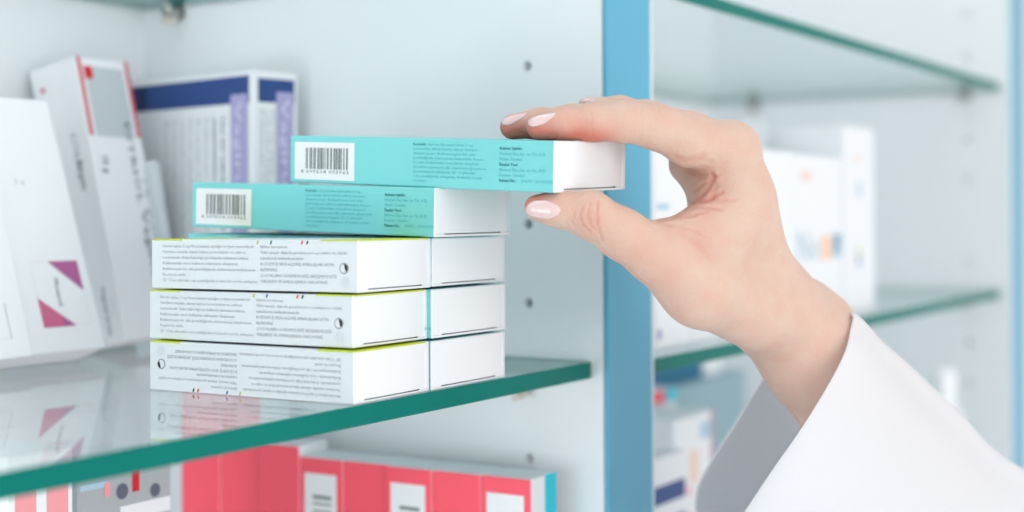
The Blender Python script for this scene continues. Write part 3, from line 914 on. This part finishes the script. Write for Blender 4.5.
def surface_nets(V):
    s = V < 0
    nx, ny, nz = V.shape
    acc = np.zeros((nx - 1, ny - 1, nz - 1, 3), np.float32); cnt = np.zeros((nx - 1, ny - 1, nz - 1), np.float32)
    c = s[:-1, :-1, :-1].astype(np.int8)
    tot = sum(s[i:nx - 1 + i, j:ny - 1 + j, k:nz - 1 + k].astype(np.int8) for i in (0, 1) for j in (0, 1) for k in (0, 1))
    act = (tot > 0) & (tot < 8)
    ids = np.full(act.shape, -1, np.int64); ci = np.argwhere(act); ids[act] = np.arange(len(ci))
    P = np.zeros((len(ci), 3)); n = np.zeros(len(ci))
    for ax in range(3):
        for o1 in (0, 1):
            for o2 in (0, 1):
                off = [0, 0, 0]; oth = [q for q in range(3) if q != ax]
                off[oth[0]], off[oth[1]] = o1, o2
                a = ci + off; b = a.copy(); b[:, ax] += 1
                va = V[a[:, 0], a[:, 1], a[:, 2]]; vb = V[b[:, 0], b[:, 1], b[:, 2]]
                m = (va < 0) != (vb < 0)
                t = np.where(m, va / np.where(m, va - vb, 1), 0)
                p = a.astype(float); p[:, ax] += t
                P[m] += p[m]; n[m] += 1
    P /= n[:, None]
    quads = []
    for ax in range(3):
        o = [q for q in range(3) if q != ax]
        sl0 = [slice(1, -1)] * 3; sl0[ax] = slice(0, -1)
        sl1 = [slice(1, -1)] * 3; sl1[ax] = slice(1, None)
        d0, d1 = s[tuple(sl0)], s[tuple(sl1)]
        e = np.argwhere(d0 != d1)
        if not len(e): continue
        flip = d0[e[:, 0], e[:, 1], e[:, 2]]
        base = e.copy(); base[:, o[0]] += 1; base[:, o[1]] += 1
        def cid(i, j):
            q = base.copy(); q[:, o[0]] -= i; q[:, o[1]] -= j
            return ids[q[:, 0], q[:, 1], q[:, 2]]
        Q = np.stack([cid(0, 0), cid(1, 0), cid(1, 1), cid(0, 1)], 1)
        if ax == 1: flip = ~flip
        Q[~flip] = Q[~flip][:, ::-1]
        quads.append(Q)
    Q = np.concatenate(quads)
    Q = Q[(Q >= 0).all(1)]
    return P, Q
P, Q = surface_nets(total)
del total, palm
Pr = np.stack([X0 + P[:, 0] * HRES, Y0_ + P[:, 1] * HRES, Z0_ + P[:, 2] * HRES], 1)
# relax
def relax(Pr, Q, n, lam=0.5):
    E = np.concatenate([Q[:, [0, 1]], Q[:, [1, 2]], Q[:, [2, 3]], Q[:, [3, 0]]])
    for it in range(n):
        acc = np.zeros_like(Pr); cnt = np.zeros(len(Pr))
        for k in range(3):
            acc[:, k] = np.bincount(E[:, 0], Pr[E[:, 1], k], len(Pr)) + np.bincount(E[:, 1], Pr[E[:, 0], k], len(Pr))
        cnt = np.bincount(E[:, 0], minlength=len(Pr)) + np.bincount(E[:, 1], minlength=len(Pr))
        m = acc / np.maximum(cnt, 1)[:, None] - Pr
        Pr = Pr + (lam if it % 2 == 0 else -lam * 0.96) * m
    return Pr
Pr = relax(Pr, Q, 10)
Wd = Pr[:, :1] * R[None] + Pr[:, 1:2] * U[None] + Pr[:, 2:3] * D[None]
# vertex normals
def vnormals(Wd, Q):
    fn = np.cross(Wd[Q[:, 2]] - Wd[Q[:, 0]], Wd[Q[:, 3]] - Wd[Q[:, 1]])
    N = np.zeros_like(Wd)
    for j in range(4):
        for k in range(3): N[:, k] += np.bincount(Q[:, j], fn[:, k], len(Wd))
    return N / np.maximum(np.linalg.norm(N, axis=1), 1e-12)[:, None]
N = vnormals(Wd, Q)
cen = Wd.mean(0)
if ((Wd - cen) * N).sum() < 0:
    Q = Q[:, ::-1]; N = -N
# skin folds: (polyline in the side view, depth mm, width mm)
FOLDS = [
 ([(583, 205), (580, 216), (583, 226), (590, 232)], .5, .45), ([(590, 203), (588, 215), (591, 226), (598, 233)], .4, .45), ([(598, 201), (597, 214), (598, 226), (602, 240)], .55, .45), ([(575, 212), (572, 221), (575, 228)], .3, .45),
 ([(568, 217), (566, 223), (570, 228)], .25, .4), ([(592, 112), (592, 124), (594, 136)], .16, .55), ([(641, 108), (642, 125), (640, 141)], .14, .7),
 ([(676, 158), (686, 161), (697, 159), (703, 156)], .5, 1.1), ([(663, 212), (682, 209), (700, 207), (722, 209)], .45, .7), ([(657, 221), (675, 217), (696, 215)], .5, .7), ([(658, 223), (680, 226), (700, 233)], .3, .8),
 ([(688, 204), (702, 196), (711, 184), (714, 176)], .8, .8), ([(692, 204), (706, 200), (722, 192)], .55, .8), ([(690, 170), (700, 176), (712, 174)], .5, .9),
 ([(693, 165), (700, 160), (712, 162)], .3, .8), ([(696, 190), (706, 183), (718, 176)], .35, .8), ([(700, 202), (716, 199), (736, 200)], .3, .8), ([(712, 170), (716, 185), (712, 198)], .3, .8),
 ([(680, 232), (700, 246), (712, 262)], .2, 1.2), ([(662, 218), (684, 213), (706, 212)], .35, .6),
 ([(650, 103), (653, 110)], .12, .5), ([(657, 103), (660, 112)], .15, .5), ([(664, 105), (667, 113)], .12, .5), ([(634, 99), (637, 107)], .10, .5),
]
px, py = proj_np(Wd)
view = Wd / np.linalg.norm(Wd, axis=1)[:, None]
facing = np.clip(-(N * view).sum(1), 0, 1)
dep = Wd @ D
disp = np.zeros(len(Wd))
for pts, dmm, wmm in FOLDS:
    best = np.full(len(Wd), 1e9)
    for (a, b), (c, d_) in zip(pts[:-1], pts[1:]):
        ex, ey = c - a, d_ - b; l2 = ex * ex + ey * ey
        h = np.clip(((px - a) * ex + (py - b) * ey) / l2, 0, 1)
        best = np.minimum(best, np.hypot(px - a - ex * h, py - b - ey * h))
    w = wmm / 0.38
    disp -= dmm * .001 * np.exp(-(best / w) ** 2) * np.sqrt(facing) - dmm * .0004 * np.exp(-((best - 2 * w) / w) ** 2) * np.sqrt(facing)
disp = np.where(facing > 0.05, disp, 0)
Wd = Wd + N * disp[:, None]
# redness of fingertips, knuckles, folds
red = np.zeros(len(Wd))
for (x, y, d, s_, a_) in [(530, 136, .563, .007, 1.3), (548, 141, .563, .007, 1.2), (572, 141, .563, .008, 1.0), (595, 141, .563, .008, .7), (508, 135, .583, .007, 1.2), (525, 140, .583, .007, 1.2), (530, 201, .554, .005, .8), (545, 196, .556, .008, .5), (737, 145, .566, .008, .22), (700, 195, .575, .010, .35),
                          (680, 165, .59, .010, .4), (590, 222, .545, .007, .3), (655, 105, .571, .008, .2), (700, 240, .56, .009, .2), (760, 365, .62, .03, .12), (640, 270, .56, .02, .15)]:
    c = atd(x, y, d); red += a_ * np.exp(-((Wd - c) ** 2).sum(1) / s_ ** 2)
red += np.clip(-disp * 500, 0, .3)
me = bpy.data.meshes.new('person')
me.from_pydata(Wd.tolist(), [], Q.tolist())
me.materials.append(MATS['skin'])
me.polygons.foreach_set('use_smooth', [True] * len(me.polygons))
ra_ = me.attributes.new('redness', 'FLOAT', 'POINT'); ra_.data.foreach_set('value', np.clip(red, 0, 1).astype(np.float32))
me.update()
person = link_mesh('person', me)
tag(person, 'person in a white coat reaching in with the right hand to pinch a teal box', 'person')

# fingernails: thin curved plates lying on the fingertips
bvh = BVHTree.FromPolygons([Vector(v) for v in Wd.tolist()], Q.tolist())
def inside(poly, x, y):
    c = False; n = len(poly)
    for i in range(n):
        x1, y1 = poly[i]; x2, y2 = poly[(i + 1) % n]
        if (y1 > y) != (y2 > y) and x < (x2 - x1) * (y - y1) / (y2 - y1) + x1: c = not c
    return c
def nail(poly, lift=0.00045, rings=9, around=44):
    cx = sum(p[0] for p in poly) / len(poly); cy = sum(p[1] for p in poly) / len(poly)
    # resample the outline smoothly
    pts = poly + [poly[0]]; seg = [math.hypot(pts[i + 1][0] - pts[i][0], pts[i + 1][1] - pts[i][1]) for i in range(len(poly))]
    tot = sum(seg); out = []
    for k in range(around):
        t = tot * k / around; i = 0
        while t > seg[i]: t -= seg[i]; i += 1
        f = t / seg[i]; out.append([pts[i][0] + (pts[i + 1][0] - pts[i][0]) * f, pts[i][1] + (pts[i + 1][1] - pts[i][1]) * f])
    for _ in range(2):
        out = [[(out[k - 1][0] + 2 * out[k][0] + out[(k + 1) % around][0]) / 4, (out[k - 1][1] + 2 * out[k][1] + out[(k + 1) % around][1]) / 4] for k in range(around)]
    grid = []
    def hit(x, y):
        for s_ in (1.0, .9, .8, .7, .6, .5):
            xx, yy = cx + (x - cx) * s_, cy + (y - cy) * s_
            d = Vector(ray(xx, yy)).normalized()
            loc, nn, _, _ = bvh.ray_cast(Vector((0, 0, 0)), d)
            if loc is not None:
                return loc, nn
        return None, None
    for r in range(rings + 1):
        f = r / rings
        row = []
        for k in range(around):
            loc, nn = hit(cx + (out[k][0] - cx) * f, cy + (out[k][1] - cy) * f)
            if loc is None: loc, nn = row[-1] if row else grid[-1][0]
            h = lift * (1 - .75 * f ** 4)
            row.append((loc, nn)); 
            row[-1] = (loc + nn * h, nn)
        grid.append(row)
    vs = [grid[0][0][0]]; fs = []
    for r in range(1, rings + 1): vs += [g[0] for g in grid[r]]
    for k in range(around):
        fs.append((0, 1 + k, 1 + (k + 1) % around))
    for r in range(1, rings):
        for k in range(around):
            j = (k + 1) % around; a = 1 + (r - 1) * around; b = a + around
            fs.append((a + k, b + k, b + j, a + j))
    # underside rim
    a = 1 + (rings - 1) * around; b = len(vs)
    vs += [g[0] - g[1] * .0006 for g in grid[rings]]
    for k in range(around):
        j = (k + 1) % around; fs.append((a + k, b + k, b + j, a + j))
    mb = MB(); mb.add(vs, fs, 'nail', True)
    o = mb.build('fingernail', person)
    return o
nail([(524.5, 211), (527, 215.5), (537, 218), (548, 219.5), (557, 216.5), (561.5, 211), (557, 204.5), (546, 200), (534, 200.5), (528, 204)])
nail([(526.5, 123), (530, 118.5), (538, 115.3), (547, 113.4), (556.5, 112.6), (552, 118), (544, 124), (534, 127), (529, 126)])
nail([(500, 121.5), (504, 118), (514, 114.8), (528, 112.8), (523, 118), (514, 123.3), (508, 125.5), (503, 124.8)], lift=.0006)
nail([(578.5, 101), (581, 99), (587, 98), (594, 98.2), (598, 99.5), (592, 101.5), (585, 102.5), (580.5, 102.8)], lift=.0005)

# ------------------------------------------------------------------ coat sleeve
rim = [(851, 313, .618), (850.5, 330, .606), (845, 352, .596), (828, 385, .588), (801, 429, .580), (772, 471, .578), (745, 512, .580), (727, 540, .590), (707, 548, .607), (698, 528, .630), (697, 492, .655), (712, 460, .668), (736, 422, .676), (762, 379, .680), (788, 345, .676), (820, 318, .655)]
rimW = [Vector(rud(*p).tolist()) for p in rim]
top = [(851, 313, .618), (862, 321, .62), (880, 341, .625), (902, 360, .630), (932, 388, .637), (959, 413, .644), (978, 435, .650), (1001, 456, .656), (1024, 471, .664), (1080, 512, .68), (1180, 590, .71), (1320, 700, .76)]
def catmull_closed(P_, n):
    out = []; m = len(P_)
    for k in range(n):
        t = k * m / n; i = int(t); f = t - i
        p0, p1, p2, p3 = P_[i - 1], P_[i], P_[(i + 1) % m], P_[(i + 2) % m]
        out.append(0.5 * ((2 * p1) + (p2 - p0) * f + (2 * p0 - 5 * p1 + 4 * p2 - p3) * f * f + (3 * p1 - p0 - 3 * p2 + p3) * f ** 3))
    return out
NR = 96
ring0 = catmull_closed(rimW, NR)
def catmull_open(P_, n):
    out = []; m = len(P_) - 1
    for k in range(n + 1):
        t = min(k * m / n, m - 1e-6); i = int(t); f = t - i
        p0, p1, p2, p3 = P_[max(i - 1, 0)], P_[i], P_[i + 1], P_[min(i + 2, m)]
        out.append(0.5 * ((2 * p1) + (p2 - p0) * f + (2 * p0 - 5 * p1 + 4 * p2 - p3) * f * f + (3 * p1 - p0 - 3 * p2 + p3) * f ** 3))
    return out
NT = 84
tops = catmull_open([Vector(rud(*p).tolist()) for p in top], NT)
T0 = ring0[0]
rows = []
for k, Tk in enumerate(tops):
    f = k / NT
    sc_ = 1 + .28 * f
    row = []
    for j, p in enumerate(ring0):
        q = Tk + (p - T0) * sc_
        # roundness: pull towards a fuller tube away from the cuff
        fold = .0022 * math.sin(3.2 * f + 2.2 * math.sin(j / NR * 2 * math.pi + 1.0) + 1.0) * min(1, f * 3)
        c = Tk + (sum(ring0, Vector()) / NR - T0) * sc_
        dirn = (q - c).normalized()
        w_ = 0.0 if j == 0 else min(1.0, min(j, NR - j) / 8)
        bul = .010 * min(1, f * 4) * max(0, math.sin(math.pi * j / NR)) ** 2
        row.append(q + dirn * fold * w_ + dirn * bul * w_)
    rows.append(row)
vs, fs = [], []
for row in rows: vs += [Vector((R * q.x + U * q.y + D * q.z).tolist()) for q in row]
for k in range(NT):
    for j in range(NR):
        a, b = k * NR + j, k * NR + (j + 1) % NR
        fs.append((a, b, b + NR, a + NR))
mb = MB(); mb.add(vs, fs, 'cloth', True)
sl = mb.build('coat_sleeve', person)
md = sl.modifiers.new('s', 'SOLIDIFY'); md.thickness = .0014; md.offset = 0
bv = sl.modifiers.new('sub', 'SUBSURF'); bv.levels = 1; bv.render_levels = 1

# ------------------------------------------------------------------ light
sc = bpy.context.scene
w = bpy.data.worlds.new('shop'); sc.world = w; w.use_nodes = True
nt = w.node_tree; bg = nt.nodes['Background']
tcw = nt.nodes.new('ShaderNodeTexCoord'); sp = nt.nodes.new('ShaderNodeSeparateXYZ'); mr = nt.nodes.new('ShaderNodeMapRange')
mr.inputs['From Min'].default_value = -0.6; mr.inputs['From Max'].default_value = 0.9
mxw = nt.nodes.new('ShaderNodeMix'); mxw.data_type = 'RGBA'
mxw.inputs['A'].default_value = (1.12, 1.13, 1.14, 1); mxw.inputs['B'].default_value = (.66, .67, .68, 1)
nt.links.new(tcw.outputs['Generated'], sp.inputs[0]); nt.links.new(sp.outputs['Z'], mr.inputs['Value'])
nt.links.new(mr.outputs['Result'], mxw.inputs['Factor']); nt.links.new(mxw.outputs['Result'], bg.inputs['Color'])
bg.inputs['Strength'].default_value = 1.0

def area(name, loc, target, size, power, col=(1, 1, 1)):
    l = bpy.data.lights.new(name, 'AREA'); l.energy = power; l.size = size; l.color = col
    o = bpy.data.objects.new(name, l); COL.objects.link(o); o.location = loc
    o.rotation_euler = (Vector(target) - Vector(loc)).to_track_quat('-Z', 'Y').to_euler()
    return o
area('ceiling_lamp', (1.0, -0.9, 1.3), (0.75, 0.35, -0.05), 0.8, 5, (1, .98, .96))
area('front_fill', (-0.2, -1.6, -0.1), (0.66, 0.35, -0.1), 1.6, 22, (1, .99, .985))  # added fill from the front, brightens box ends, hand and sleeve
area('ceiling_lamp', (-0.5, -0.6, 1.3), (0.5, 0.4, 0.0), 0.9, 2.5, (.95, .98, 1))
# unseen fill strips added inside the cabinet: along the top and up the left side of each bay
def strip(loc, target, sx, sy, power):
    o = area('cabinet_fill', loc, target, sx, power, (.97, .99, 1))
    o.data.shape = 'RECTANGLE'; o.data.size_y = sy
for x0, x1 in ((XL + .1, XD - .1), (XD2 + .1, XR - .1)):
    xm = (x0 + x1) / 2
    strip((xm, (YF + YB) / 2, ZHI - .01), (xm, (YF + YB) / 2, -1), x1 - x0, .12, 0.9)
strip((XL + .01, (YF + YB) / 2, -.20), (XD, (YF + YB) / 2, -.16), .24, .22, 1.6)
strip((XL + .01, (YF + YB) / 2, .02), (XD, (YF + YB) / 2, -.02), .24, .12, 0.1)
strip((XD2 + .01, (YF + YB) / 2, -.05), (XR, (YF + YB) / 2, -.05), .24, 1.2, 0.25)

vs_ = sc.view_settings
vs_.view_transform = 'Standard'; vs_.look = 'None'; vs_.exposure = -0.21; vs_.gamma = 1.0; vs_.use_curve_mapping = False
sc.cycles.max_bounces = 10
sc.cycles.transparent_max_bounces = 16
sc.cycles.use_denoising = True
